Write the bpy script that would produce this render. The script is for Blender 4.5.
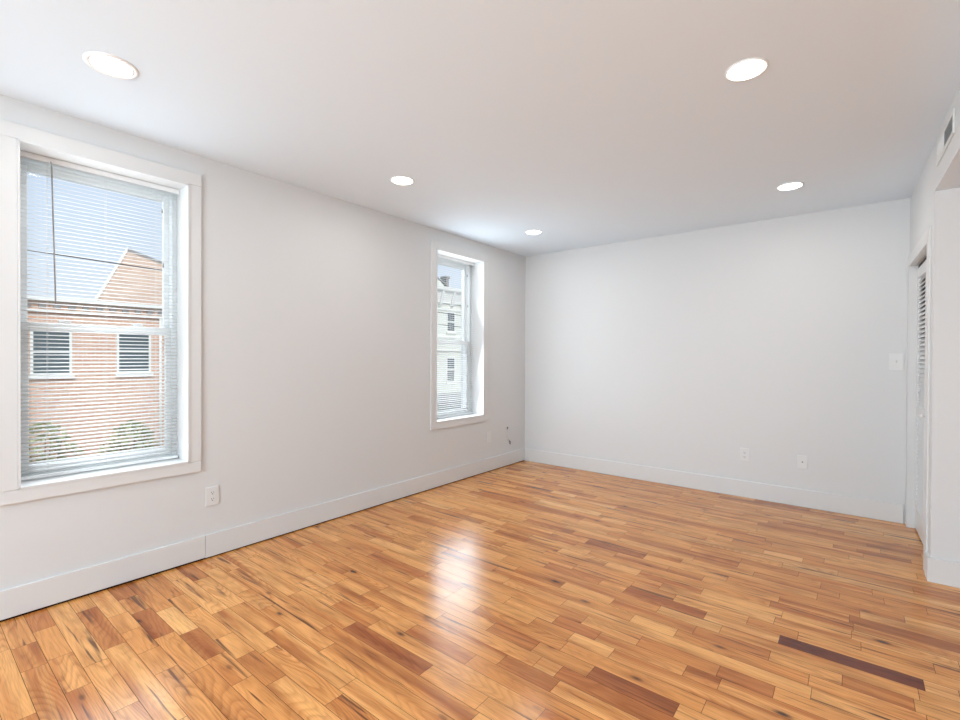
import bpy, bmesh, math, random
from mathutils import Vector, Matrix
random.seed(7)
for o in list(bpy.data.objects):
    bpy.data.objects.remove(o)
SC = bpy.context.scene
COL = SC.collection

# ------------------------------------------------------------------ camera
CAM_F, YAW, PITCH, ROLL, CAM_Z = 470.75, math.radians(38.5146), math.radians(-0.3966), math.radians(0.2531), 1.2397
R0 = Vector((math.cos(YAW), math.sin(YAW), 0)); F0 = Vector((-math.sin(YAW), math.cos(YAW), 0)); U0 = Vector((0, 0, 1))
F1 = F0 * math.cos(PITCH) + U0 * math.sin(PITCH); U1 = U0 * math.cos(PITCH) - F0 * math.sin(PITCH)
R2 = R0 * math.cos(ROLL) + U1 * math.sin(ROLL); U2 = U1 * math.cos(ROLL) - R0 * math.sin(ROLL)
cam_data = bpy.data.cameras.new('camera')
cam_data.sensor_width = 36.0
cam_data.lens = CAM_F / 960 * 36
cam_data.clip_start = 0.02
cam_data.clip_end = 300
cam = bpy.data.objects.new('camera', cam_data)
COL.objects.link(cam)
mw = Matrix((R2, U2, -F1)).transposed().to_4x4()
mw.translation = Vector((0, 0, CAM_Z))
cam.matrix_world = mw
SC.camera = cam

# ------------------------------------------------------------------ world, sun, exposure
SC.view_settings.view_transform = 'Standard'
SC.view_settings.look = 'None'
SC.view_settings.gamma = 1
SC.view_settings.use_curve_mapping = False
SC.view_settings.exposure = 0.07
world = bpy.data.worlds.new('sky'); SC.world = world
world.use_nodes = True
wn = world.node_tree.nodes; wl = world.node_tree.links
wbg = wn['Background']
wtc = wn.new('ShaderNodeTexCoord'); wsep = wn.new('ShaderNodeSeparateXYZ'); wr = wn.new('ShaderNodeValToRGB')
wl.new(wtc.outputs['Generated'], wsep.inputs[0]); wl.new(wsep.outputs['Z'], wr.inputs[0]); wl.new(wr.outputs[0], wbg.inputs[0])
wr.color_ramp.elements[0].position = 0.0; wr.color_ramp.elements[0].color = (0.86, 0.92, 1.0, 1)
wr.color_ramp.elements[1].position = 0.55; wr.color_ramp.elements[1].color = (0.52, 0.70, 1.0, 1)
wbg.inputs[1].default_value = 0.93

def lamp(name, kind, loc, energy, color=(1, 1, 1), rot=(0, 0, 0), **kw):
    d = bpy.data.lights.new(name, kind); d.energy = energy; d.color = color
    for k, v in kw.items(): setattr(d, k, v)
    o = bpy.data.objects.new(name, d); COL.objects.link(o)
    o.location = loc; o.rotation_euler = rot
    return o
def aim(o, d):
    o.rotation_euler = Vector(d).to_track_quat('-Z', 'Y').to_euler()
aim(lamp('sun', 'SUN', (6, -4, 12), 2.6, (1.0, 0.95, 0.88), angle=math.radians(25)), (-0.75, 0.25, -0.6))

XL, YB, H = -3.091, 4.752, 2.44         # left wall, back wall, ceiling
XR0, KR = 0.3155, 0.0209                # right wall: x at the back corner and its lean
YJ, ZH = 3.612, 2.167                   # end of the right wall, underside of the bulkhead
YF, XE = -2.8, 2.8                      # room behind the camera
WT = 0.30                               # outer wall thickness
W1 = (0.381, 1.104, 0.608, 2.247)
W2 = (3.205, 3.925, 0.620, 2.249)
FILL_W3 = (-2.00, -0.20, 0.45, 2.25)         # fill window, added unseen behind the camera (x0,x1,z0,z1)

FILL_W4 = (-1.8, 1.4, 0.10, 2.05)              # added side-wall window, unseen to the right, for fill light (y0,y1,z0,z1)

DAY = (0.775, 0.907, 1.0)
for wd, en in ((W1, 1.05), (W2, 2.1)):
    ym, zm = (wd[0] + wd[1]) / 2, (wd[2] + wd[3]) / 2
    # sky light falling on the slats from above, and what comes through them into the room
    aim(lamp('skylight', 'AREA', (XL - 1.35, ym, 3.05), 55, (0.94, 0.975, 1.0), shape='RECTANGLE', size=1.5, size_y=1.0), (1.35, 0, -1.5))
    aim(lamp('daylight_fill', 'AREA', (XL - 0.155, ym, zm), 3.0, (0.94, 0.975, 1.0), shape='RECTANGLE', size=0.60, size_y=1.50), (1, 0, 0))
    for k in range(4):
        up = 0.42 if k > 1 else -0.25
        aim(lamp('daylight_fill', 'AREA', (XL - 0.035, ym, zm + (k - 1.5) * 0.385), en * (1.0 if k > 1 else 1.9), DAY, shape='RECTANGLE', size=0.60, size_y=0.35), (1, 0, up))
# daylight lamps added to brighten the room, at two unseen, made-up windows
aim(lamp('daylight_fill', 'AREA', ((FILL_W3[0] + FILL_W3[1]) / 2, YF - 0.02, (FILL_W3[2] + FILL_W3[3]) / 2), 150, DAY, shape='RECTANGLE',
         size=FILL_W3[1] - FILL_W3[0], size_y=FILL_W3[3] - FILL_W3[2]), (0.2, 1, 0.35))
aim(lamp('daylight_fill', 'AREA', (XE - 0.02, (FILL_W4[0] + FILL_W4[1]) / 2, (FILL_W4[2] + FILL_W4[3]) / 2), 9, DAY, shape='RECTANGLE',
         size=FILL_W4[1] - FILL_W4[0], size_y=FILL_W4[3] - FILL_W4[2]), (-1, 0.1, 0.8))
DOWNLIGHT_W = 3.2

def xr(y): return XR0 + KR * (YB - y)

# ------------------------------------------------------------------ materials
def mat(name, color, rough=0.5, metal=0.0, spec=0.5):
    m = bpy.data.materials.new(name); m.use_nodes = True
    b = m.node_tree.nodes['Principled BSDF']
    b.inputs['Base Color'].default_value = (*color, 1)
    b.inputs['Roughness'].default_value = rough
    b.inputs['Metallic'].default_value = metal
    b.inputs['Specular IOR Level'].default_value = spec
    return m
class NT:
    def __init__(s, m): s.t = m.node_tree; s.b = s.t.nodes['Principled BSDF']
    def n(s, kind, ins=None, **props):
        x = s.t.nodes.new(kind)
        for k, v in props.items(): setattr(x, k, v)
        for k, v in (ins or {}).items():
            if isinstance(v, bpy.types.NodeSocket): s.t.links.new(v, x.inputs[k])
            else: x.inputs[k].default_value = v
        return x
    def math(s, op, a, b=0.0, c=0.0):
        return s.n('ShaderNodeMath', {0: a, 1: b, 2: c}, operation=op).outputs[0]
    def mix(s, f, a, b, blend='MIX'):
        x = s.t.nodes.new('ShaderNodeMix'); x.data_type = 'RGBA'; x.blend_type = blend
        for sock, v in ((x.inputs[0], f), (x.inputs[6], a), (x.inputs[7], b)):
            if isinstance(v, bpy.types.NodeSocket): s.t.links.new(v, sock)
            else: sock.default_value = v if not isinstance(v, tuple) or len(v) == 4 else (*v, 1)
        return x.outputs[2]
    def ramp(s, f, *stops):
        x = s.t.nodes.new('ShaderNodeValToRGB'); s.t.links.new(f, x.inputs[0])
        e = x.color_ramp.elements
        while len(e) < len(stops): e.new(0.5)
        for el, (p, c) in zip(e, stops):
            el.position = p; el.color = (*c, 1) if isinstance(c, tuple) else (c, c, c, 1)
        return x.outputs[0]
    def link(s, a, b): s.t.links.new(a, b)

def paint(name, color, rough, bump=0.04, scale=220):
    m = mat(name, color, rough, spec=0.35); t = NT(m)
    tc = t.n('ShaderNodeTexCoord')
    nz = t.n('ShaderNodeTexNoise', {'Vector': tc.outputs['Object'], 'Scale': scale, 'Detail': 2.0})
    bp = t.n('ShaderNodeBump', {'Height': nz.outputs[0], 'Strength': bump, 'Distance': 0.002})
    t.link(bp.outputs[0], t.b.inputs['Normal'])
    big = t.n('ShaderNodeTexNoise', {'Vector': tc.outputs['Object'], 'Scale': 1.3, 'Detail': 2.0})
    c2 = tuple(c * 0.985 for c in color)
    t.link(t.mix(big.outputs[0], color, c2), t.b.inputs['Base Color'])
    return m
M_WALL = paint('wall_paint', (0.70, 0.705, 0.705), 0.55)
M_CEIL = paint('ceiling_paint', (0.80, 0.90, 0.985), 0.8)
M_TRIM = paint('trim_paint', (0.715, 0.715, 0.71), 0.35, 0.015, 90)
M_VINYL = mat('white_vinyl', (0.84, 0.86, 0.86), 0.35)
M_SLAT = mat('white_slat', (0.86, 0.87, 0.87), 0.4)
M_PLATE = mat('white_plastic', (0.74, 0.74, 0.735), 0.35)
M_SLOT = mat('dark_slot', (0.06, 0.06, 0.06), 0.6)
M_BLACK = mat('black_rubber', (0.012, 0.012, 0.012), 0.5)
M_SCREW = mat('screw_metal', (0.6, 0.6, 0.58), 0.35, 1.0)
M_WAND = mat('smoky_clear_plastic', (0.30, 0.285, 0.265), 0.25)
M_CORD = mat('white_cord', (0.75, 0.75, 0.73), 0.8)
M_DARK = mat('dark_gap', (0.03, 0.014, 0.008), 1.0, spec=0.0)
M_GRILLE = mat('vent_enamel', (0.74, 0.74, 0.72), 0.4)
M_DUCT = mat('duct_inside', (0.05, 0.05, 0.048), 0.8)
M_GLASS = bpy.data.materials.new('window_glass'); M_GLASS.use_nodes = True
nt = M_GLASS.node_tree; nt.nodes.clear()
go = nt.nodes.new('ShaderNodeOutputMaterial'); gm = nt.nodes.new('ShaderNodeMixShader')
gt = nt.nodes.new('ShaderNodeBsdfTransparent'); gg = nt.nodes.new('ShaderNodeBsdfGlossy'); gf = nt.nodes.new('ShaderNodeFresnel')
gt.inputs[0].default_value = (0.97, 0.985, 0.98, 1); gg.inputs['Roughness'].default_value = 0.02; gf.inputs[0].default_value = 1.35
gb = nt.nodes.new('ShaderNodeNewGeometry'); gx = nt.nodes.new('ShaderNodeMath'); gx.operation = 'SUBTRACT'; gx.inputs[0].default_value = 1.0
gy = nt.nodes.new('ShaderNodeMath'); gy.operation = 'MULTIPLY'
nt.links.new(gb.outputs['Backfacing'], gx.inputs[1]); nt.links.new(gf.outputs[0], gy.inputs[0]); nt.links.new(gx.outputs[0], gy.inputs[1])
nt.links.new(gy.outputs[0], gm.inputs[0]); nt.links.new(gt.outputs[0], gm.inputs[1]); nt.links.new(gg.outputs[0], gm.inputs[2]); nt.links.new(gm.outputs[0], go.inputs[0])

def emit(name, color, s):
    m = mat(name, color, 0.4)
    b = m.node_tree.nodes['Principled BSDF']
    b.inputs['Emission Color'].default_value = (*color, 1); b.inputs['Emission Strength'].default_value = s
    return m
M_LENS = emit('lit_lens', (1.0, 0.985, 0.96), 5.0)
M_REFL = mat('downlight_white', (0.88, 0.88, 0.87), 0.3)

def wood_material():
    m = mat('oak_planks', (0.5, 0.28, 0.12), 0.3); t = NT(m)
    tc = t.n('ShaderNodeTexCoord').outputs['Object']
    tone = t.n('ShaderNodeAttribute', attribute_name='tone').outputs['Fac']
    seed = t.n('ShaderNodeAttribute', attribute_name='seed').outputs['Fac']
    off = t.n('ShaderNodeCombineXYZ', {0: t.math('MULTIPLY', seed, 91.7), 1: t.math('MULTIPLY', seed, 37.3), 2: t.math('MULTIPLY', seed, 11.1)}).outputs[0]
    pos = t.n('ShaderNodeVectorMath', {0: tc, 1: off}, operation='ADD').outputs[0]
    # base hue: tone 0 (walnut) .. 1 (pale)
    base = t.ramp(tone, (0.0, (0.15, 0.030, 0.012)), (0.25, (0.27, 0.068, 0.018)), (0.42, (0.49, 0.165, 0.040)),
                  (0.60, (0.68, 0.285, 0.078)), (0.78, (0.78, 0.375, 0.118)), (1.0, (0.88, 0.51, 0.20)))
    # soft mottling inside a plank
    mo = t.n('ShaderNodeTexNoise', {'Vector': t.n('ShaderNodeMapping', {'Vector': pos, 'Scale': (2.5, 14, 1)}).outputs[0], 'Scale': 1.0, 'Detail': 3.0}).outputs[0]
    base = t.mix(1.0, base, t.ramp(mo, (0.30, (0.72, 0.66, 0.60)), (0.5, 1.0), (0.75, (1.12, 1.14, 1.16))), 'MULTIPLY')
    # cathedral rings: thin bands of a distance field bent by noise
    bend = t.n('ShaderNodeTexNoise', {'Vector': t.n('ShaderNodeMapping', {'Vector': pos, 'Scale': (1.3, 8, 1)}).outputs[0], 'Scale': 1.0, 'Detail': 1.0}).outputs[0]
    sep = t.n('ShaderNodeSeparateXYZ', {0: pos})
    ring = t.math('FRACT', t.math('ADD', t.math('MULTIPLY', bend, 22.0), t.math('MULTIPLY', sep.outputs[1], 30.0)))
    ringd = t.ramp(ring, (0.0, (0.66, 0.52, 0.42)), (0.3, (0.90, 0.85, 0.80)), (0.5, (1.05, 1.05, 1.05)), (0.85, (1.0, 1.0, 1.0)), (1.0, (0.66, 0.52, 0.42)))
    strength = t.ramp(t.math('FRACT', t.math('MULTIPLY', seed, 7.31)), (0.0, 0.12), (1.0, 0.62))
    base = t.mix(t.n('ShaderNodeRGBToBW', {0: strength}).outputs[0], base, t.mix(1.0, base, ringd, 'MULTIPLY'))
    # fine pores along the grain
    po = t.n('ShaderNodeTexNoise', {'Vector': t.n('ShaderNodeMapping', {'Vector': pos, 'Scale': (9, 260, 1)}).outputs[0], 'Scale': 1.0, 'Detail': 2.0}).outputs[0]
    base = t.mix(1.0, base, t.ramp(po, (0.32, 0.80), (0.48, 1.0), (0.7, 1.05)), 'MULTIPLY')
    # reddish heartwood running along the grain, then dark mineral streaks
    hw = t.n('ShaderNodeTexNoise', {'Vector': t.n('ShaderNodeMapping', {'Vector': pos, 'Scale': (1.1, 17, 1)}).outputs[0], 'Scale': 1.0, 'Detail': 2.0}).outputs[0]
    base = t.mix(t.ramp(hw, (0.50, 0.0), (0.68, 0.95)), base, t.mix(1.0, base, (0.66, 0.48, 0.36), 'MULTIPLY'))
    st = t.n('ShaderNodeTexNoise', {'Vector': t.n('ShaderNodeMapping', {'Vector': pos, 'Scale': (2.0, 40, 1)}).outputs[0], 'Scale': 1.0, 'Detail': 2.5, 'Distortion': 0.5}).outputs[0]
    base = t.mix(t.ramp(st, (0.62, 0.0), (0.71, 0.92)), base, (0.11, 0.035, 0.012))
    # knots
    vo = t.n('ShaderNodeTexVoronoi', {'Vector': t.n('ShaderNodeMapping', {'Vector': pos, 'Scale': (3.4, 8.5, 0)}).outputs[0], 'Scale': 1.0, 'Randomness': 1.0})
    kd = t.math('ADD', vo.outputs['Distance'], t.math('MULTIPLY', t.math('SUBTRACT', bend, 0.5), 0.10))
    few = t.math('GREATER_THAN', t.n('ShaderNodeSeparateColor', {0: vo.outputs['Color']}).outputs[0], 0.26)
    kn = t.math('MULTIPLY', t.ramp(kd, (0.03, 1.0), (0.115, 0.0)), few)
    halo = t.math('MULTIPLY', t.ramp(kd, (0.04, 0.6), (0.26, 0.0)), few)
    base = t.mix(halo, base, t.mix(1.0, base, (0.60, 0.46, 0.38), 'MULTIPLY'))
    base = t.mix(kn, base, (0.035, 0.012, 0.006))
    t.link(base, t.b.inputs['Base Color'])
    rn = t.n('ShaderNodeTexNoise', {'Vector': tc, 'Scale': 3.0, 'Detail': 3.0}).outputs[0]
    t.link(t.ramp(rn, (0.3, 0.17), (0.7, 0.24)), t.b.inputs['Roughness'])
    wv = t.n('ShaderNodeTexNoise', {'Vector': t.n('ShaderNodeMapping', {'Vector': pos, 'Scale': (4, 16, 1)}).outputs[0], 'Scale': 1.0, 'Detail': 1.0}).outputs[0]
    hgt = t.math('ADD', t.math('MULTIPLY', wv, 0.6), t.math('MULTIPLY', po, 0.08))
    bp = t.n('ShaderNodeBump', {'Height': hgt, 'Strength': 0.16, 'Distance': 0.006})
    t.link(bp.outputs[0], t.b.inputs['Normal'])
    t.b.inputs['Specular IOR Level'].default_value = 0.48
    return m
M_WOOD = wood_material()

def brick_material(name, c1, c2, mortar, scale=1.0):
    m = mat(name, c1, 0.9, spec=0.2); t = NT(m)
    s = t.n('ShaderNodeSeparateXYZ', {0: t.n('ShaderNodeTexCoord').outputs['Object']})
    v = t.n('ShaderNodeCombineXYZ', {0: t.math('ADD', s.outputs[1], s.outputs[0]), 1: s.outputs[2], 2: 0.0}).outputs[0]
    b = t.n('ShaderNodeTexBrick', {'Vector': v, 'Color1': (*c1, 1), 'Color2': (*c2, 1), 'Mortar': (*mortar, 1), 'Scale': 1.0,
            'Mortar Size': 0.012, 'Brick Width': 0.22 * scale, 'Row Height': 0.075 * scale, 'Bias': 0.0})
    t.link(b.outputs['Color'], t.b.inputs['Base Color'])
    return m

# ------------------------------------------------------------------ mesh helpers
class MB:
    def __init__(s): s.bm = bmesh.new(); s.mi = 0
    def _faces(s, fs):
        for f in fs: f.material_index = s.mi
    def quad(s, *pts):
        f = s.bm.faces.new([s.bm.verts.new(p) for p in pts]); f.material_index = s.mi; return f
    def prism(s, foot, z0, z1, bevel=0.0):
        n = len(foot)
        lo = [s.bm.verts.new((x, y, z0)) for x, y in foot]; hi = [s.bm.verts.new((x, y, z1)) for x, y in foot]
        fs = [s.bm.faces.new(lo[::-1]), s.bm.faces.new(hi)]
        for i in range(n): fs.append(s.bm.faces.new((lo[i], lo[(i + 1) % n], hi[(i + 1) % n], hi[i])))
        s._faces(fs)
        if bevel:
            es = list({e for f in fs for e in f.edges})
            r = bmesh.ops.bevel(s.bm, geom=es, offset=bevel, segments=2, profile=0.6, affect='EDGES', clamp_overlap=True)
            s._faces(r['faces'])
    def box(s, x0, x1, y0, y1, z0, z1, bevel=0.0):
        s.prism([(x0, y0), (x1, y0), (x1, y1), (x0, y1)], z0, z1, bevel)
    def extrude(s, pts, d, bevel=0.0):
        d = Vector(d); n = len(pts)
        a = [s.bm.verts.new(p) for p in pts]; b = [s.bm.verts.new(Vector(p) + d) for p in pts]
        fs = [s.bm.faces.new(a[::-1]), s.bm.faces.new(b)]
        for i in range(n): fs.append(s.bm.faces.new((a[i], a[(i + 1) % n], b[(i + 1) % n], b[i])))
        s._faces(fs)
        if bevel:
            r = bmesh.ops.bevel(s.bm, geom=list({e for f in fs for e in f.edges}), offset=bevel, segments=2, profile=0.6, affect='EDGES', clamp_overlap=True)
            s._faces(r['faces'])
    def tube(s, path, r, seg=10):
        path = [Vector(p) for p in path]; rings = []
        for i, p in enumerate(path):
            d = (path[min(i + 1, len(path) - 1)] - path[max(i - 1, 0)]).normalized()
            a = d.orthogonal().normalized() if i == 0 else (pa - d * pa.dot(d)).normalized()
            pa = a; b = d.cross(a)
            rr = r[i] if isinstance(r, (list, tuple)) else r
            rings.append([s.bm.verts.new(p + (a * math.cos(2 * math.pi * k / seg) + b * math.sin(2 * math.pi * k / seg)) * rr) for k in range(seg)])
        fs = [s.bm.faces.new(rings[0][::-1]), s.bm.faces.new(rings[-1])]
        for A, B in zip(rings, rings[1:]):
            for k in range(seg):
                f = s.bm.faces.new((A[k], A[(k + 1) % seg], B[(k + 1) % seg], B[k])); f.smooth = True; fs.append(f)
        s._faces(fs)
    def lathe(s, prof, c, seg=48, axis='z'):
        rings = []
        c = Vector(c)
        for r, h in prof:
            ring = []
            for k in range(seg):
                a = 2 * math.pi * k / seg; u, v = r * math.cos(a), r * math.sin(a)
                p = {'z': (u, v, h), 'x': (h, u, v), 'y': (u, h, v)}[axis]
                ring.append(s.bm.verts.new(c + Vector(p)))
            rings.append(ring)
        fs = []
        for A, B in zip(rings, rings[1:]):
            for k in range(seg):
                f = s.bm.faces.new((A[k], A[(k + 1) % seg], B[(k + 1) % seg], B[k])); f.smooth = True; fs.append(f)
        for ring in (rings[0], rings[-1]):
            fs.append(s.bm.faces.new(ring))
        s._faces(fs)
    def build(s, name, mats, parent=None, M=None):
        bmesh.ops.recalc_face_normals(s.bm, faces=s.bm.faces[:])
        if M is not None: bmesh.ops.transform(s.bm, matrix=M, verts=s.bm.verts[:])
        me = bpy.data.meshes.new(name); 
        org = Vector((0, 0, 0))
        if parent is not None: pass
        s.bm.to_mesh(me); s.bm.free()
        for m in (mats if isinstance(mats, (list, tuple)) else [mats]): me.materials.append(m)
        o = bpy.data.objects.new(name, me); COL.objects.link(o)
        if parent is not None:
            o.parent = parent
            if parent.type == 'EMPTY' or True:
                # meshes are authored in world space: undo the parent's offset
                pw = parent.matrix_basis.copy(); q = parent.parent
                while q: pw = q.matrix_basis @ pw; q = q.parent
                me.transform(pw.inverted())
        return o
def empty(name, loc):
    o = bpy.data.objects.new(name, None); COL.objects.link(o); o.location = loc; o.empty_display_size = 0.1
    return o
def tag(o, label, cat, group=None, kind=None):
    if label: o['label'] = label
    if cat: o['category'] = cat
    if group: o['group'] = group
    if kind: o['kind'] = kind
    return o
def struct(o, label=None, cat=None):
    o['kind'] = 'structure'
    return tag(o, label, cat)

# right wall's own frame: local x into the wall, local y along the wall (0 at the back corner)
TH = math.atan(KR)
MR = Matrix.Translation((XR0, YB, 0)) @ Matrix.Rotation(TH, 4, 'Z')

# ------------------------------------------------------------------ floor
PW, PH0 = 0.0803, 0.035
SPECIAL = [(4, -2.76, -2.532, -0.4), (5, -3.064, -2.858, -1.0), (7, -2.914, -2.458, -0.8), (9, -2.695, -2.383, -1.2), (10, -2.626, -2.329, 1.0), (10, -2.298, -2.058, -0.9), (11, -3.046, -2.719, -0.5), (11, -1.966, -1.719, -0.7), (16, -1.809, -1.315, -1.4), (18, -1.573, -1.221, -0.6), (19, -1.119, -0.874, -0.8), (20, -1.001, -0.904, 0.8), (21, -1.297, -1.06, -0.9), (21, -0.805, -0.481, -1.6), (23, -2.359, -1.902, -0.9), (23, -1.173, -0.977, -0.4), (24, -1.096, -0.884, -1.0), (24, -0.517, -0.393, -0.6), (25, -0.728, -0.413, -0.7), (25, -0.409, -0.225, -1.0), (28, -0.952, -0.561, -0.5), (28, -0.423, -0.268, -0.8), (28, -0.028, 0.177, -0.7), (29, -0.747, -0.469, 1.0), (30, -1.428, -1.088, -0.8), (30, -0.948, -0.553, -1.2), (30, -0.425, -0.251, 1.0), (30, -0.249, 0.216, -3.0), (30, 0.217, 0.312, 1.0), (33, -1.987, -1.717, -1.0), (34, -2.9, -2.614, -0.7), (36, -2.474, -2.112, -0.5), (37, -1.945, -1.546, -0.7), (39, 0.127, 0.287, -0.5), (40, -0.535, -0.243, -0.7), (40, -0.365, -0.239, -0.7), (41, -1.621, -1.171, -0.4), (42, -2.69, -2.123, -0.8), (48, -2.139, -1.78, -0.6), (48, -0.102, 0.021, -0.6), (50, -2.511, -2.243, -0.8), (50, 0.073, 0.337, -0.8), (51, -0.503, -0.199, -0.5), (57, -2.861, -2.346, -0.5)]
def lay_floor():
    bm = bmesh.new()
    ft = bm.faces.layers.float.new('tone'); fsd = bm.faces.layers.float.new('seed')
    g = 0.0008
    x_end = XE
    k0 = int((YF - PH0) / PW) - 1; k1 = int((YB - PH0) / PW) + 1
    by_row = {}
    for k, a, b, t in SPECIAL: by_row.setdefault(k, []).append((a, b, t))
    def plank(k, a, b, t):
        y0 = PH0 + (k - 0.5) * PW + g; y1 = PH0 + (k + 0.5) * PW - g
        y0 = max(y0, YF); y1 = min(y1, YB - 0.002)
        if y1 - y0 < 0.004 or b - a < 0.01: return
        f = bm.faces.new([bm.verts.new(p) for p in ((a + g, y0, 0), (b - g, y0, 0), (b - g, y1, 0), (a + g, y1, 0))])
        f[ft] = min(1, max(0, 0.64 + 0.20 * t if t > -2 else 0.02)); f[fsd] = random.random()
    def fill(k, a, b):
        L = b - a
        if L <= 0.012: return
        cuts = [a]
        while True:
            nxt = cuts[-1] + random.choice((0.22, 0.3, 0.36, 0.42, 0.5, 0.6, 0.75, 0.95)) * random.uniform(0.85, 1.15)
            if nxt > b - 0.12: break
            cuts.append(nxt)
        cuts.append(b)
        for p, q in zip(cuts, cuts[1:]):
            t = random.gauss(0.22, 0.46)
            if random.random() < 0.08: t -= 0.6
            plank(k, p, q, max(-1.3, min(1.2, t)))
    for k in range(k0, k1 + 1):
        x = XL - 0.005 - random.uniform(0, 0.35)
        pts = sorted(by_row.get(k, []))
        for a, b, t in pts:
            a = max(a, x)
            if b - a < 0.05: continue
            if a - x < 0.14: a = x
            fill(k, x, a); plank(k, a, b, t); x = b
        fill(k, x, x_end)
    # trim what runs under the left wall
    bmesh.ops.bisect_plane(bm, geom=bm.verts[:] + bm.edges[:] + bm.faces[:], plane_co=(XL - 0.002, 0, 0), plane_no=(-1, 0, 0), clear_outer=True)
    for f in bm.faces: f.material_index = 0
    f = bm.faces.new([bm.verts.new(p) for p in ((XL - WT, YF - WT, -0.0015), (XE, YF - WT, -0.0015), (XE, YB + 0.1, -0.0015), (XL - WT, YB + 0.1, -0.0015))])
    f.material_index = 1
    s = [bm.verts.new(p) for p in ((XL - WT, YF - WT, -0.15), (XE, YF - WT, -0.15), (XE, YB + 0.1, -0.15), (XL - WT, YB + 0.1, -0.15))]
    f = bm.faces.new(s); f.material_index = 1
    bmesh.ops.recalc_face_normals(bm, faces=bm.faces[:])
    for f in bm.faces:
        if f.normal.z < 0 and f.calc_center_median().z > -0.1: f.normal_flip()
    me = bpy.data.meshes.new('floor'); bm.to_mesh(me); bm.free()
    me.materials.append(M_WOOD); me.materials.append(M_DARK)
    o = bpy.data.objects.new('floor', me); COL.objects.link(o)
    struct(o, 'honey oak plank floor with knots and one dark walnut plank', 'floor')
lay_floor()

# ------------------------------------------------------------------ walls and ceiling
def wall_with_openings(name, holes, label):
    mb = MB()
    ys = [YF - WT]
    for h in holes: ys += [h[0], h[1]]
    ys.append(YB + 0.1)
    for i in range(0, len(ys), 2): mb.box(XL - WT, XL, ys[i], ys[i + 1], -0.15, H + 0.12)
    for h in holes:
        mb.box(XL - WT, XL, h[0], h[1], -0.15, h[2]); mb.box(XL - WT, XL, h[0], h[1], h[3], H + 0.12)
    struct(mb.build(name, M_WALL), label, 'wall')
wall_with_openings('wall_left', (W1, W2), 'white painted wall with the two windows')
mb = MB(); mb.box(XL, XE, YB, YB + 0.1, -0.15, H + 0.12)
struct(mb.build('wall_back', M_WALL), 'plain white painted wall at the far end of the room', 'wall')
mb = MB(); mb.box(XL, XE + 0.1, YF - WT, YB + 0.1, H, H + 0.12)
struct(mb.build('ceiling', M_CEIL), 'smooth white ceiling with recessed lights', 'ceiling')
# right wall: closet door opening in local coordinates
DY0, DY1, DZ = 3.775 - YB, 4.672 - YB, 1.925
mb = MB(); t = 0.115
mb.box(0, t, YJ - YB, DY0, 0, H); mb.box(0, t, DY1, 0.05, 0, H); mb.box(0, t, DY0, DY1, DZ, H)
struct(mb.build('wall_right', M_WALL, M=MR), 'short white wall on the right holding the louvered closet door', 'wall')
mb = MB(); mb.box(xr(YJ) + 0.004, XE, YJ, YJ + 0.11, 0, ZH + 0.01)
struct(mb.build('wall_alcove', M_WALL), 'white wall under the bulkhead at the right edge', 'wall')
mb = MB(); mb.prism([(xr(YF), YF), (XE, YF), (XE, YJ + 0.05), (xr(YJ) + 0.002, YJ + 0.05), (xr(YJ), YJ)], ZH, H)
for f in mb.bm.faces:
    if f.calc_center_median().z < ZH + .001: f.material_index = 1
struct(mb.build('wall_bulkhead', [M_WALL, M_CEIL]), 'white bulkhead along the ceiling on the right', 'wall')
mb = MB()
mb.box(XL, FILL_W3[0], YF - WT, YF, 0, H); mb.box(FILL_W3[1], XE + 0.1, YF - WT, YF, 0, H)
mb.box(FILL_W3[0], FILL_W3[1], YF - WT, YF, 0, FILL_W3[2]); mb.box(FILL_W3[0], FILL_W3[1], YF - WT, YF, FILL_W3[3], H)
struct(mb.build('wall_front', M_WALL))
mb = MB()
mb.box(XE, XE + 0.1, YF, FILL_W4[0], -0.15, H); mb.box(XE, XE + 0.1, FILL_W4[1], YB + 0.1, -0.15, H)
mb.box(XE, XE + 0.1, FILL_W4[0], FILL_W4[1], -0.15, FILL_W4[2]); mb.box(XE, XE + 0.1, FILL_W4[0], FILL_W4[1], FILL_W4[3], H)
struct(mb.build('wall_side', M_WALL))

# baseboards
BH, BT = 0.146, 0.014
def board(name, pts, label, z0=0.0, h=BH):
    mb = MB(); mb.prism(pts, z0, h, 0.003)
    struct(mb.build(name, M_TRIM), label, 'baseboard')
JY = 1.196
board('baseboard_left', [(XL, YF), (XL + BT, YF), (XL + BT, JY - 0.0012), (XL, JY - 0.0012)], 'white baseboard under the large near window', 0.011)
board('baseboard_left.001', [(XL, JY + 0.0012), (XL + BT, JY + 0.0012), (XL + BT, YB - BT), (XL, YB - BT)], 'white baseboard running from the board joint to the far corner', 0.008)
mb = MB(); mb.box(XL, XL + 0.004, YF, YB, 0, 0.0105)  # dark strip: shade of the gap put in as colour
struct(mb.build('gap_shade', M_DARK), 'dark strip painting shade into the gap under the left baseboard', 'gap')
board('baseboard_back', [(XL, YB - BT), (xr(YB) - 0.02, YB - BT), (xr(YB) - 0.02, YB), (XL, YB)], 'white baseboard along the back wall')
xj = xr(YJ)
mb = MB(); mb.box(-BT, 0, YJ - YB - BT, DY0 - 0.076, 0, 0.135, 0.002)
struct(mb.build('baseboard_right', M_TRIM, M=MR), 'short white baseboard wrapping the corner beside the closet door', 'baseboard')
board('baseboard_alcove', [(xj - 0.012, YJ - BT), (XE, YJ - BT), (XE, YJ), (xj - 0.012, YJ)], 'white baseboard at the right edge under the bulkhead', 0.0, 0.135)

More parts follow.
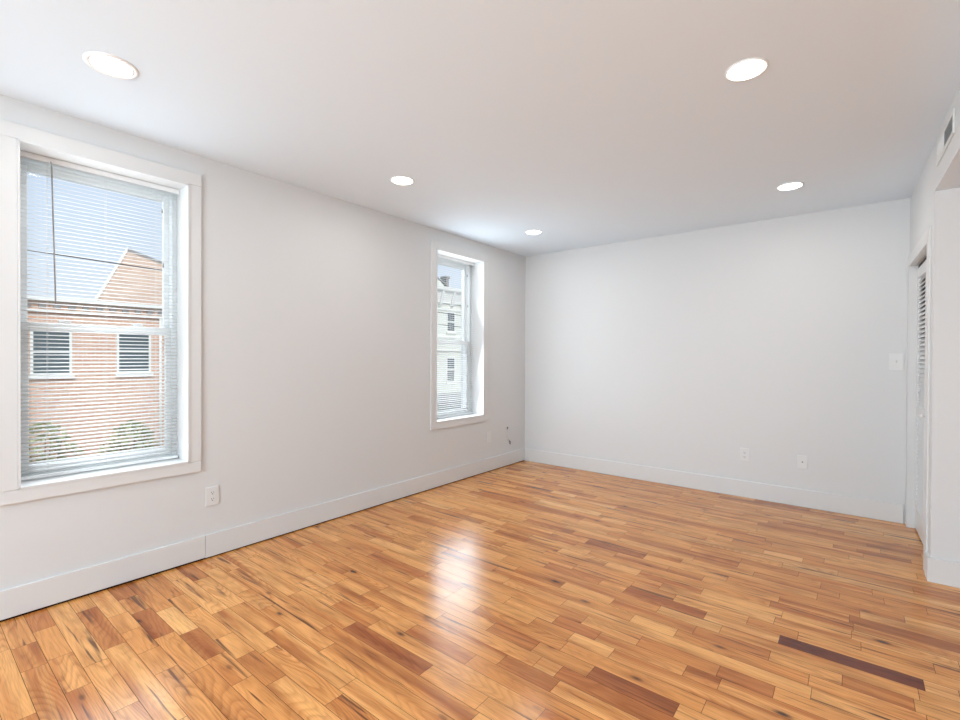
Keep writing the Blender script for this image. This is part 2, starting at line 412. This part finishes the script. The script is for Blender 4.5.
# ------------------------------------------------------------------ windows
def make_window(name, wd, label):
    y0, y1, z0, z1 = wd; cw = 0.068; ct = 0.017
    root = struct(empty(name, (XL, (y0 + y1) / 2, z0)), label, 'window')
    def casing(a, b, c, d):
        mb = MB(); mb.box(XL, XL + ct, a, b, c, d, 0.0025); return mb.build('casing', M_TRIM, root)
    casing(y0 - cw, y1 + cw, z1 + 0.004, z1 + 0.075)
    casing(y0 - cw, y1 + cw, z0 - 0.066, z0 - 0.004)
    casing(y0 - cw, y0 - 0.004, z0 - 0.0035, z1 + 0.0035)
    casing(y1 + 0.004, y1 + cw, z0 - 0.0035, z1 + 0.0035)
    xo = XL - 0.245
    mb = MB(); j = 0.010                                            # jamb liner, a hair proud of the casing
    mb.box(xo, XL + ct + 0.004, y0 - 0.004, y0 + j - 0.004, z0, z1); mb.box(xo, XL + ct + 0.004, y1 - j + 0.004, y1 + 0.004, z0, z1)
    mb.box(xo, XL + ct + 0.004, y0, y1, z0 - 0.004, z0 + j - 0.004); mb.box(xo, XL + ct + 0.004, y0, y1, z1 - j + 0.004, z1 + 0.004)
    mb.build('jamb', M_TRIM, root)
    a, b, c, d = y0 + 0.006, y1 - 0.006, z0 + 0.006, z1 - 0.006
    mb = MB(); fw = 0.024; x0, x1 = xo, XL - 0.155
    mb.box(x0, x1, a, a + fw, c, d, .002); mb.box(x0, x1, b - fw, b, c, d, .002); mb.box(x0, x1, a + fw, b - fw, c, c + fw, .002); mb.box(x0, x1, a + fw, b - fw, d - fw, d, .002)
    mb.build('frame', M_VINYL, root)
    zm = 1.385
    for nm, (p, q), xs in (('upper', (zm - 0.02, d - fw), (XL - 0.232, XL - 0.204)), ('lower', (c + fw, zm + 0.022), (XL - 0.198, XL - 0.168))):
        sa, sb = a + fw, b - fw; st = 0.030
        mb = MB()
        mb.box(*xs, sa, sa + st, p, q, .003); mb.box(*xs, sb - st, sb, p, q, .003)
        mb.box(*xs, sa + st, sb - st, p, p + 0.042, .003); mb.box(*xs, sa + st, sb - st, q - 0.042, q, .003)
        s = mb.build('sash', M_VINYL, root)
        mb = MB(); xm = (xs[0] + xs[1]) / 2
        mb.box(xm - 0.002, xm + 0.002, sa + st - .004, sb - st + .004, p + 0.038, q - 0.038)
        mb.build('pane', M_GLASS, s)
        if nm == 'lower':
            for yy in (sa + 0.17, sb - 0.17):
                mb = MB(); mb.box(xs[0] + .002, xs[1] - .002, yy - 0.025, yy + 0.025, q, q + 0.012, .003); mb.box(xs[0] + 0.008, xs[1] + 0.006, yy - 0.006, yy + 0.02, q + 0.012, q + 0.018, .002)
                mb.build('sash_lock', M_VINYL, s)
    return root
make_window('window_1', W1, 'large near window with flat white casing looking out on a brick building')
make_window('window_2', W2, 'far window with flat white casing near the corner of the room')
# added window behind the camera, unseen, framing a fill lamp
root = struct(empty('fill_window_3', ((FILL_W3[0] + FILL_W3[1]) / 2, YF, FILL_W3[2])))
mb = MB(); x0, x1, z0, z1 = FILL_W3
for a in ((x0, x0 + .05, z0, z1), (x1 - .05, x1, z0, z1), (x0, x1, z0, z0 + .05), (x0, x1, z1 - .05, z1), ((x0 + x1) / 2 - .03, (x0 + x1) / 2 + .03, z0, z1)):
    mb.box(a[0], a[1], YF - 0.2, YF - 0.12, a[2], a[3])
mb.build('frame', M_VINYL, root)
mb = MB(); mb.box(x0, x1, YF - 0.162, YF - 0.158, z0, z1); mb.build('pane', M_GLASS, root)

root = struct(empty('fill_window_4', (XE, (FILL_W4[0] + FILL_W4[1]) / 2, FILL_W4[2])))  # added side window, unseen, framing the other fill lamp
mb = MB(); y0, y1, z0, z1 = FILL_W4
for a in ((y0, y0 + .05, z0, z1), (y1 - .05, y1, z0, z1), (y0, y1, z0, z0 + .05), (y0, y1, z1 - .05, z1), ((y0 + y1) / 2 - .03, (y0 + y1) / 2 + .03, z0, z1)):
    mb.box(XE + .03, XE + .09, *a)
mb.build('frame', M_VINYL, root)
mb = MB(); mb.box(XE + .058, XE + .062, y0, y1, z0, z1); mb.build('pane', M_GLASS, root)

# ------------------------------------------------------------------ mini blinds
def make_blind(name, wd, label, wand_y, wand_z, cord_y):
    y0, y1, z0, z1 = wd; y0 += 0.010; y1 -= 0.012; zt = z1 - 0.008
    xc = XL - 0.123
    root = tag(empty(name, (xc, (y0 + y1) / 2, z0)), label, 'blind', 'mini blinds in the windows')
    mb = MB()                                                       # steel headrail: a U channel with rolled lips
    pr = [(-.0135, .0), (-.0135, -.026), (.0135, -.026), (.0135, 0), (.0115, 0), (.0115, -.0235), (-.0115, -.0235), (-.0115, 0)]
    mb.extrude([(xc + u, y0, zt + v) for u, v in pr], (0, y1 - y0, 0))
    mb.box(xc - .0125, xc + .0125, y0 - .001, y0 + .004, zt - .027, zt + .001); mb.box(xc - .0125, xc + .0125, y1 - .004, y1 + .001, zt - .027, zt + .001)
    mb.build('headrail', M_SLAT, root)
    for yy in (y0 - .004, y1 + .0005):
        mb = MB(); mb.box(xc - .016, xc + .0155, yy, yy + .0035, zt - .031, zt + .005); mb.build('bracket', M_SLAT, root)
    mb = MB(); tilt = math.radians(13); pitch = 0.0200; hw = 0.0125
    zb = z0 + 0.030; n = int((zt - 0.032 - zb) / pitch)
    for i in range(n + 1):
        z = zt - 0.040 - i * pitch
        if z < zb + 0.008: break
        prof = []
        for q in range(5):
            u = -hw + 2 * hw * q / 4
            crown = 0.0016 * (1 - (u / hw) ** 2)
            prof.append((u * math.cos(tilt) + crown * math.sin(tilt), -u * math.sin(tilt) + crown * math.cos(tilt)))
        va = [mb.bm.verts.new((xc + u, y0 + 0.002, z + v)) for u, v in prof]; vb = [mb.bm.verts.new((xc + u, y1 - 0.002, z + v)) for u, v in prof]
        for q in range(4):
            f = mb.bm.faces.new((va[q], vb[q], vb[q + 1], va[q + 1])); f.smooth = True
    so = mb.build('slats', M_SLAT, root)
    sm = so.modifiers.new('thickness', 'SOLIDIFY'); sm.thickness = 0.0004; sm.offset = 0
    mb = MB(); mb.box(xc - .012, xc + .012, y0 + .001, y1 - .001, z0 + .0125, z0 + .026, .003); mb.build('bottom_rail', M_SLAT, root)
    for fy in (0.16, 0.5, 0.84):
        yy = y0 + (y1 - y0) * fy
        mb = MB()
        for dx in (-.0135, .0135): mb.tube([(xc + dx, yy, zt - .03), (xc + dx, yy, z0 + .02)], 0.0006, 6)
        mb.build('ladder_cord', M_CORD, root)
    mb = MB(); xw = xc + 0.022                                       # tilt wand on its hook
    mb.tube([(xc + .008, wand_y, zt - .018), (xc + .019, wand_y, zt - .022), (xw, wand_y, zt - .034), (xw + .002, wand_y + .002, zt - .05)], 0.0016, 8)
    mb.tube([(xw + .002, wand_y + .002, zt - .045), (xw + .004, wand_y + .016, wand_z + .012), (xw + .004, wand_y + .016, wand_z)], [.0035, .0035, .0042], 6)
    mb.build('tilt_wand', M_WAND, root)
    mb = MB()                                                       # lift cord with knot and tassel
    zc = zt - 0.15
    mb.tube([(xc + .014, cord_y, zt - .025), (xc + .017, cord_y, zc)], 0.0008, 6)
    for dy in (-.002, .003): mb.tube([(xc + .017, cord_y, zc), (xc + .018, cord_y + dy + .003, zc - .15), (xc + .018, cord_y + dy + .006, zc - .31)], 0.0009, 6)
    cd = mb.build('lift_cord', M_CORD, root)
    for zz, yy in ((zc + .004, cord_y), (zc - .315, cord_y + .006)):
        mb = MB(); mb.lathe([(.0012, .010), (.0028, .004), (.0042, -.012), (.0036, -.016)], (xc + .0175, yy, zz), 12)
        mb.build('tassel', M_WAND, cd)
make_blind('mini_blind', W1, 'white mini blind with open slats in the large near window', 0.515, 1.50, 1.005)
make_blind('mini_blind.001', W2, 'white mini blind with open slats in the far window near the corner', 3.245, 1.50, 3.80)

# ------------------------------------------------------------------ closet door in the right wall
root = struct(empty('door_1', MR @ Vector((0, (DY0 + DY1) / 2, 0))), 'white louvered closet door in a flat white casing at the right', 'door')
cw, ct = 0.075, 0.010
for a in ((DY0 - cw, DY0 - .004, 0, DZ + .003), (DY1 + .004, DY1 + cw, 0, DZ + .003), (DY0 - cw, DY1 + cw, DZ + .004, DZ + cw)):
    mb = MB(); mb.box(-ct, 0, *a, .0025); mb.build('casing', M_TRIM, root, MR)
mb = MB(); jd = 0.10; j = 0.008
mb.box(-ct - .001, jd, DY0 - .004, DY0 + j, 0, DZ); mb.box(-ct - .001, jd, DY1 - j, DY1 + .004, 0, DZ); mb.box(-ct - .001, jd, DY0, DY1, DZ - j, DZ + .004)
mb.build('jamb', M_TRIM, root, MR)
dx0, dx1 = 0.036, 0.064
a0, a1 = DY0 + j + .003, DY1 - j - .003; am = (a0 + a1) / 2
mb = MB(); mb.box(dx0 + .004, dx1, a0, a1, DZ - j - .022, DZ - j - .001); mb.build('track', M_DUCT, root, MR)
for p, q in ((a0, am - .0015), (am + .0015, a1)):
    e = empty('leaf', (0, 0, 0)); e.parent = root; e.location = MR @ Vector((0, (p + q) / 2, 0)) - root.location
    zb, zt = 0.012, DZ - j - .026; st = 0.035
    mb = MB()
    mb.box(dx0, dx1, p, p + st, zb, zt, .002); mb.box(dx0, dx1, q - st, q, zb, zt, .002)
    for r0, r1 in ((zb, zb + .15), (0.83, 0.90), (zt - .075, zt)): mb.box(dx0, dx1, p + st, q - st, r0, r1, .002)
    mb.build('stile_frame', M_TRIM, e, MR)
    mb = MB()
    for r0, r1 in ((zb + .15, .83), (.90, zt - .075)):
        n = int((r1 - r0) / .030)
        for i in range(n):
            z = r0 + (i + .5) * (r1 - r0) / n
            mb.extrude([(dx0 + .002, p + st, z - .014), (dx0 + .006, p + st, z - .016), (dx1 - .002, p + st, z + .013), (dx1 - .006, p + st, z + .015)], (0, q - p - 2 * st, 0))
    mb.build('louvers', M_TRIM, e, MR)
mb = MB(); mb.lathe([(.006, -.0), (.006, -.012), (.014, -.018), (.015, -.024), (.010, -.029), (.002, -.030)], (dx0, am - .05, .865), 20, 'x')
mb.build('knob', M_PLATE, root, MR)
# dim closet behind the louvers
mb = MB(); mb.box(.75, .80, DY0 - .2, DY1 + .2, 0, H); mb.build('closet_back', M_WALL, root, MR)

# ------------------------------------------------------------------ vent on the bulkhead
vx = empty('air_vent', MR @ Vector((0, 3.275 - YB, 2.275)))
tag(vx, 'white rectangular air vent high on the bulkhead at the right edge', 'vent')
ya, yb, za, zb = 3.04 - YB, 3.51 - YB, 2.272, 2.388
mb = MB(); fw = .022
for a in ((ya, yb, za, za + fw), (ya, yb, zb - fw, zb), (ya, ya + fw, za + fw, zb - fw), (yb - fw, yb, za + fw, zb - fw)):
    mb.box(-.007, 0.0, *a, .0025)
mb.build('frame', M_GRILLE, vx, MR)
mb = MB(); mb.box(-.0012, -.0002, ya + fw - .002, yb - fw + .002, za + fw - .002, zb - fw + .002); mb.build('backing', M_DUCT, vx, MR)
ymid = (ya + yb) / 2 + .0
mb = MB(); n = 22
for i in range(n):
    y = ya + fw + (i + .5) * (yb - ya - 2 * fw) / n
    d = .0048 if y < ymid else -.0024
    mb.extrude([(-.0075, y - d - .0007, za + fw), (-.0075, y - d + .0007, za + fw), (-.0012, y + d + .0007, za + fw), (-.0012, y + d - .0007, za + fw)], (0, 0, zb - za - 2 * fw))
mb.box(-.008, -.001, ymid - .002, ymid + .002, za + fw, zb - fw)
mb.build('fins', M_GRILLE, vx, MR)
for y in (ya + .010, yb - .010):
    mb = MB(); mb.lathe([(.0035, -.0068), (.0032, -.0082), (.001, -.0086)], (0, y, (za + zb) / 2), 12, 'x'); mb.build('screw', M_SCREW, vx, MR)

# ------------------------------------------------------------------ wall plates
def frame_matrix(p, wall):
    """local x to the viewer's right, local y up, local z out of the wall"""
    if wall == 'left': X, Z = Vector((0, 1, 0)), Vector((1, 0, 0))
    else: X, Z = Vector((1, 0, 0)), Vector((0, -1, 0))
    m = Matrix((X, Vector((0, 0, 1)), Z)).transposed().to_4x4(); m.translation = Vector(p); return m
def plate(name, p, wall, w, h, label, cat, kind, group=None):
    M = frame_matrix(p, wall)
    root = tag(empty(name, p), label, cat, group)
    mb = MB(); t = .0065
    a = [(-w / 2, -h / 2), (w / 2, -h / 2), (w / 2, h / 2), (-w / 2, h / 2)]
    mb.prism(a, 0, t, .0028)
    mb.build('cover_plate', M_PLATE, root, M)
    def screw(y, x=0):
        mb = MB(); mb.lathe([(.0033, t - .001), (.0033, t + .0006), (.0022, t + .0012)], (x, y, 0), 14); s = mb.build('screw', M_PLATE, root, M)
    if kind == 'duplex':
        for sy in (-.0195, .0195):
            mb = MB()
            pts = []
            for k in range(24):
                an = 2 * math.pi * k / 24
                pts.append((max(-.0165, min(.0165, .0175 * math.cos(an))), sy + max(-.0135, min(.0135, .0175 * math.sin(an)))))
            mb.prism(pts, t - .001, t + .0018)
            rc = mb.build('receptacle', M_PLATE, root, M)
            mb = MB(); z0, z1 = t + .0012, t + .0022
            mb.box(-.0075, -.0052, sy - .0005, sy + .0085, z0, z1); mb.box(.0052, .0072, sy + .0005, sy + .0080, z0, z1)
            mb.lathe([(.0030, z0), (.0030, z1)], (0, sy - .0065, 0), 14)
            mb.build('slots', M_SLOT, rc, M)
        screw(0)
    elif kind == 'coax':
        mb = MB(); mb.lathe([(.0075, t), (.0075, t + .003), (.0048, t + .003), (.0048, t + .010)], (0, 0.003, 0), 18); c = mb.build('coax_jack', M_SCREW, root, M)
        mb = MB(); mb.lathe([(.0040, t + .0098), (.0040, t + .0108)], (0, 0.003, 0), 14); mb.build('jack_hole', M_BLACK, c, M)
        screw(.0415); screw(-.0415)
    elif kind == 'toggle':
        mb = MB(); mb.prism([(-.005, -.012), (.005, -.012), (.005, .012), (-.005, .012)], t - .001, t + .0012, .0005); c = mb.build('toggle_slot', M_GRILLE, root, M)
        mb = MB(); mb.extrude([(-.0042, -.006, t), (-.0042, .006, t), (-.0036, .013, t + .013), (-.0036, .006, t + .0145)], (.0080, 0, 0), .001); mb.build('toggle', M_PLATE, c, M)
        screw(.030); screw(-.030)
    elif kind == 'rocker':
        mb = MB(); mb.prism([(-.0165, -.033), (.0165, -.033), (.0165, .033), (-.0165, .033)], t - .001, t + .002, .001); mb.build('blank_insert', M_PLATE, root, M)
        screw(.046); screw(-.046)
    return root
plate('wall_outlet', (XL, 1.239, 0.376), 'left', .076, .116, 'white duplex outlet just right of and below the large near window', 'outlet', 'duplex')
plate('wall_plate', (XL, 4.040, 0.371), 'left', .074, .116, 'plain white wall plate low beside the far window, left of the loose cable', 'wall plate', 'rocker')
plate('wall_outlet', (-0.760, YB, 0.377), 'back', .074, .116, 'white duplex outlet low on the back wall, left of the cable jack plate', 'outlet', 'duplex')
plate('cable_jack', (-0.334, YB, 0.371), 'back', .072, .112, 'white wall plate with a dark cable jack low on the back wall', 'wall plate', 'coax')
plate('light_switch', (0.246, YB, 1.216), 'back', .084, .128, 'white light switch on the back wall beside the closet door', 'switch', 'toggle')
# loose cable near the far corner
cb = tag(empty('cable_stub', (XL, 4.40, 0.34)), 'short loose white cable with dark ends poking from the wall near the corner', 'cable')
mb = MB(); mb.lathe([(.013, 0), (.013, .0025), (.010, .004)], (XL, 4.392, .428), 18, 'x'); mb.build('grommet', M_BLACK, cb)
mb = MB(); mb.tube([(XL + .002, 4.392, .428), (XL + .014, 4.388, .424), (XL + .022, 4.376, .395), (XL + .020, 4.366, .350), (XL + .018, 4.380, .310), (XL + .014, 4.415, .285)], .0042, 10); mb.build('cord', M_PLATE, cb)
mb = MB(); mb.tube([(XL + .014, 4.413, .286), (XL + .012, 4.428, .270), (XL + .010, 4.432, .240)], [.004, .005, .0045], 12); mb.build('connector', M_BLACK, cb)

# ------------------------------------------------------------------ recessed ceiling lights
def downlight(x, y, label, R=0.079):
    root = tag(empty('recessed_light', (x, y, H)), label, 'ceiling light', 'recessed lights in the ceiling')
    k = 1.0 if R > .085 else 0.45                                     # the small lights have a narrow rim
    mb = MB(); mb.lathe([(R, 0.0), (R, -.003), (R - .003 * k, -.0050), (R - .009 * k, -.0062), (R - .014 * k, -.0050), (R - .016 * k, -.001)], (x, y, H)); mb.build('trim_ring', M_REFL, root)
    mb = MB(); mb.lathe([(R - .016 * k, -.0010), (R - .019 * k, -.0036), (R - .026 * k, -.0024), (R - .028 * k, -.0012)], (x, y, H)); mb.build('baffle', M_REFL, root)
    mb = MB(); mb.lathe([(R - .020 * k, -.0009), (R - .024 * k, -.0070), (R - .038, -.0095), (.004, -.0110)], (x, y, H)); mb.build('lens', M_LENS, root)
    d = bpy.data.lights.new('downlight', 'AREA'); d.shape = 'DISK'; d.size = 0.13; d.energy = DOWNLIGHT_W; d.color = (1.0, 0.975, 0.94)
    l = bpy.data.objects.new('downlight', d); COL.objects.link(l); l.parent = root; l.location = (0, 0, -.018)
XA, XB = -2.420, -0.362
downlight(XA, 0.579, 'lit recessed ceiling light in front of the large near window', 0.092)
downlight(XA, 2.183, 'lit recessed ceiling light above the wall between the two windows')
downlight(XA, 3.858, 'lit recessed ceiling light nearest the far corner beside the far window')
downlight(XB, 2.225, 'large lit recessed ceiling light towards the right, nearest the air vent')
downlight(XB, 3.915, 'lit recessed ceiling light nearest the back wall on the right')
downlight(XB, 0.579, 'added unseen recessed light above the camera, brightening the room')  # this and the next two: out of view, added for more room light
downlight(XA, -1.10, 'added unseen recessed light behind the camera by the left wall, brightening the room')
downlight(XB, -1.10, 'added unseen recessed light behind the camera on the right, brightening the room')

# ------------------------------------------------------------------ outside
FX = -20.0
M_BRICK = brick_material('red_brick', (0.62, 0.33, 0.22), (0.74, 0.46, 0.33), (0.70, 0.60, 0.52))
M_BRICK2 = brick_material('tan_brick', (0.60, 0.42, 0.32), (0.70, 0.52, 0.41), (0.62, 0.54, 0.47), 1.6)
M_STONE = mat('white_painted_stone', (0.82, 0.82, 0.78), 0.8)
M_SIDING = mat('cream_siding', (0.74, 0.75, 0.68), 0.8)
M_OGLASS = mat('dark_window_glass', (0.10, 0.13, 0.14), 0.12)
M_ROOF = mat('grey_shingle', (0.30, 0.29, 0.28), 0.9)
M_GROUND = mat('street_asphalt', (0.16, 0.16, 0.16), 0.9)
M_WALK = mat('sidewalk_concrete', (0.45, 0.44, 0.42), 0.9)
M_WIRE = mat('wire_black', (0.09, 0.09, 0.09), 0.7)
M_LEAF = mat('shrub_leaf', (0.42, 0.45, 0.24), 0.7)
M_STEM = mat('shrub_stem', (0.16, 0.10, 0.06), 0.9)
GZ = -3.4
mb = MB(); mb.box(-45, XL - WT, -30, 60, GZ - .2, GZ); struct(mb.build('street', M_GROUND), 'asphalt street far below the windows', 'street')

def ext_window(parent, y0, y1, z0, z1, fx=FX, fm=None):
    mb = MB(); w = .07
    for a in ((y0 - w, y0, z0 - w, z1 + w), (y1, y1 + w, z0 - w, z1 + w), (y0, y1, z0 - w, z0), (y0, y1, z1, z1 + w), (y0, y1, (z0 + z1) / 2 - .03, (z0 + z1) / 2 + .03)):
        mb.box(fx - .05, fx + .05, *a)
    mb.box(fx - .02, fx + .12, y0 - .12, y1 + .12, z0 - w - .10, z0 - w)
    f = mb.build('window', fm or M_STONE, parent)
    mb = MB(); mb.box(fx - .02, fx + .015, y0, y1, z0, z1); mb.build('pane', M_OGLASS, f)
bb = tag(empty('brick_building', (FX, 4, GZ)), 'low red brick building with white cornice across the street, seen through the near window', 'building')
mb = MB(); mb.box(FX - 5, FX, -9, 16, GZ, 2.96); mb.build('wall', M_BRICK, bb)
mb = MB(); mb.box(FX - 5, FX + .22, -9.1, 16.1, 2.93, 3.05, .02); mb.build('cornice', M_STONE, bb)
y = -8.6
while y < 15.8: mb = MB(); mb.box(FX - .02, FX + .09, y, y + .17, 2.74, 2.82); mb.build('dentil', M_ROOF, bb); y += .36
mb = MB(); mb.box(FX - .02, FX + .11, -9, 16, 2.58, 2.66, .01); mb.build('string_course', M_STONE, bb)
for a in ((-1.6, -0.6, .64, 2.08), (0.55, 1.5, .64, 2.08), (2.80, 3.66, .66, 2.0), (4.98, 5.86, .68, 2.08), (7.9, 8.8, .66, 2.08), (10.2, 11.1, .66, 2.08), (12.5, 13.4, .66, 2.08)): ext_window(bb, *a)
mb = MB(); mb.tube([(FX + .06, 6.22, 2.6), (FX + .06, 6.22, GZ + .1)], .045, 10); mb.build('downspout', M_STONE, bb)

gh = tag(empty('gabled_house', (-26, 7, GZ)), 'tan brick gabled house end rising behind the low brick building', 'building')
mb = MB(); prof = [(5.66, GZ), (5.66, 3.66), (6.783, 6.02), (12.5, 4.38), (12.5, GZ)]
mb.extrude([(-26, y, z) for y, z in prof], (-7, 2.6, 0)); mb.build('wall', M_BRICK2, gh)
mb = MB(); mb.extrude([(-25.92, y, z) for y, z in ((5.50, 3.50), (6.783, 6.20), (6.783, 6.00), (5.62, 3.50))], (-7.2, 2.67, 0)); mb.build('rake_trim', M_STONE, gh)
mb = MB(); mb.extrude([(-25.95, y, z) for y, z in ((6.783, 6.12), (12.7, 4.42), (12.7, 4.34), (6.783, 6.00))], (-7.2, 2.67, 0)); mb.build('roof', M_ROOF, gh)

wb = tag(empty('white_building', (FX, 24, GZ)), 'cream building with bracketed white cornice, seen through the far window', 'building')
mb = MB(); mb.box(FX - 6, FX, 17.5, 34, GZ, 5.3)
mb.build('wall', M_SIDING, wb)
mb = MB()
for pr in (((0, 4.55), (.12, 4.55), (.16, 4.75), (.30, 5.15), (.48, 5.30), (.52, 5.50), (0, 5.52)),):
    mb.extrude([(FX + u, 17.4, z) for u, z in pr], (0, 16.7, 0))
mb.build('cornice', M_STONE, wb)
y = 17.8
while y < 33.5:
    mb = MB(); mb.extrude([(FX + u, y, z) for u, z in ((.10, 4.30), (.22, 4.42), (.34, 4.95), (.44, 5.28), (.10, 5.28))], (0, .20, 0), .01); mb.build('bracket', M_GRILLE, wb); y += 1.05
for z in (4.18, 2.45, 1.62):
    mb = MB(); mb.box(FX - .02, FX + .08, 17.45, 34, z - .05, z + .05); mb.build('string_course', M_STONE, wb)
for z0, z1 in ((2.85, 4.0), (-.30, 1.15)):
    for y in (19.0, 21.80, 24.6, 27.4, 30.2): ext_window(wb, y, y + .66, z0, z1)
mb = MB(); mb.extrude([(FX + u, 18.5, z) for u, z in ((0, -1.05), (1.6, -1.35), (1.6, -1.55), (0, -1.55))], (0, 14, 0)); mb.build('porch_roof', M_ROOF, wb)
mb = MB(); mb.box(FX - 1.6, FX - 1.15, 22.95, 23.22, 5.2, 6.5, .02); mb.box(FX - 1.65, FX - 1.1, 22.90, 23.27, 6.40, 6.56, .02); mb.build('chimney', M_ROOF, wb)
mb = MB(); mb.extrude([(FX - 1.1, y, z) for y, z in ((19.6, 5.2), (19.6, 5.7), (22.0, 6.35), (22.9, 5.75), (22.9, 5.2))], (-2.0, 0, 0)); mb.build('dormer', M_SIDING, wb)
mb = MB(); mb.extrude([(FX - 1.05, y, z) for y, z in ((21.9, 6.40), (22.95, 6.02), (22.95, 5.94), (21.9, 6.30))], (-2.0, 0, 0)); mb.build('dormer_roof', M_ROOF, wb)

def wire(name, p, q, sag, label):
    mb = MB(); pts = []
    for i in range(25):
        f = i / 24; v = Vector(p).lerp(Vector(q), f); v.z -= sag * 4 * f * (1 - f); pts.append(v)
    mb.tube(pts, .010, 6); tag(mb.build(name, M_WIRE), label, 'wire', 'overhead wires outside')
def pole(y, label):
    root = tag(empty('utility_pole', (-10, y, GZ)), label, 'pole', 'utility poles along the street')
    mb = MB(); mb.tube([(-10, y, GZ), (-10, y, 3.9)], [.13, .10], 14); mb.build('post', M_STEM, root)
    mb = MB(); mb.box(-10.06, -9.94, y - .05, y + .05, 1.9, 3.6, .01); mb.build('mount', M_STEM, root)
pole(-8, 'wooden utility pole behind the camera side of the street')
pole(7, 'wooden utility pole standing between the two window views')
pole(26, 'wooden utility pole far up the street past the cream building')
wire('overhead_wire', (-9.875, -8, 3.09), (-9.875, 7, 2.68), .0, 'dark overhead wire crossing in front of the gabled house')
wire('overhead_wire', (-9.875, 7, 2.68), (-9.875, 26, 2.30), .05, 'upper dark wire in front of the cream building')
wire('overhead_wire', (-9.875, 7, 2.36), (-9.875, 26, 1.75), .05, 'lower dark wire in front of the cream building')

def shrub(x, y, top, rad, label):
    root = tag(empty('shrub', (x, y, GZ)), label, 'shrub', 'shrubs in front of the brick building')
    rnd = random.Random(int(y * 100)); mb = MB()
    hgt = top - GZ
    for i in range(650):
        a = rnd.uniform(0, 6.283); zz = rnd.uniform(.12, 1) * hgt
        rr = rad * math.sin(min(1, zz / hgt * .9 + .1) * math.pi) ** .5 * rnd.uniform(.45, 1)
        c = Vector((x + rr * math.cos(a), y + rr * math.sin(a), GZ + zz))
        u = Vector((rnd.uniform(-1, 1), rnd.uniform(-1, 1), rnd.uniform(-1, 1))).normalized(); v = u.orthogonal().normalized(); s = rnd.uniform(.06, .13)
        mb.quad(c - u * s, c + v * s * .5, c + u * s, c - v * s * .5)
    mb.build('foliage', M_LEAF, root)
    mb = MB()
    for k in range(5):
        a = k * 1.26; mb.tube([(x, y, GZ), (x + rad * .3 * math.cos(a), y + rad * .3 * math.sin(a), GZ + hgt * .5), (x + rad * .45 * math.cos(a), y + rad * .45 * math.sin(a), GZ + hgt * .85)], [.03, .02, .01], 6)
    mb.build('stem', M_STEM, root)
shrub(-18.6, 2.8, -0.75, 1.0, 'leafy green shrub below the left window of the brick building')
shrub(-18.8, 5.0, -0.95, 0.9, 'leafy green shrub in the middle of the row before the brick building')
shrub(-18.5, 6.8, -0.70, 0.9, 'leafy green shrub at the right of the row before the brick building')
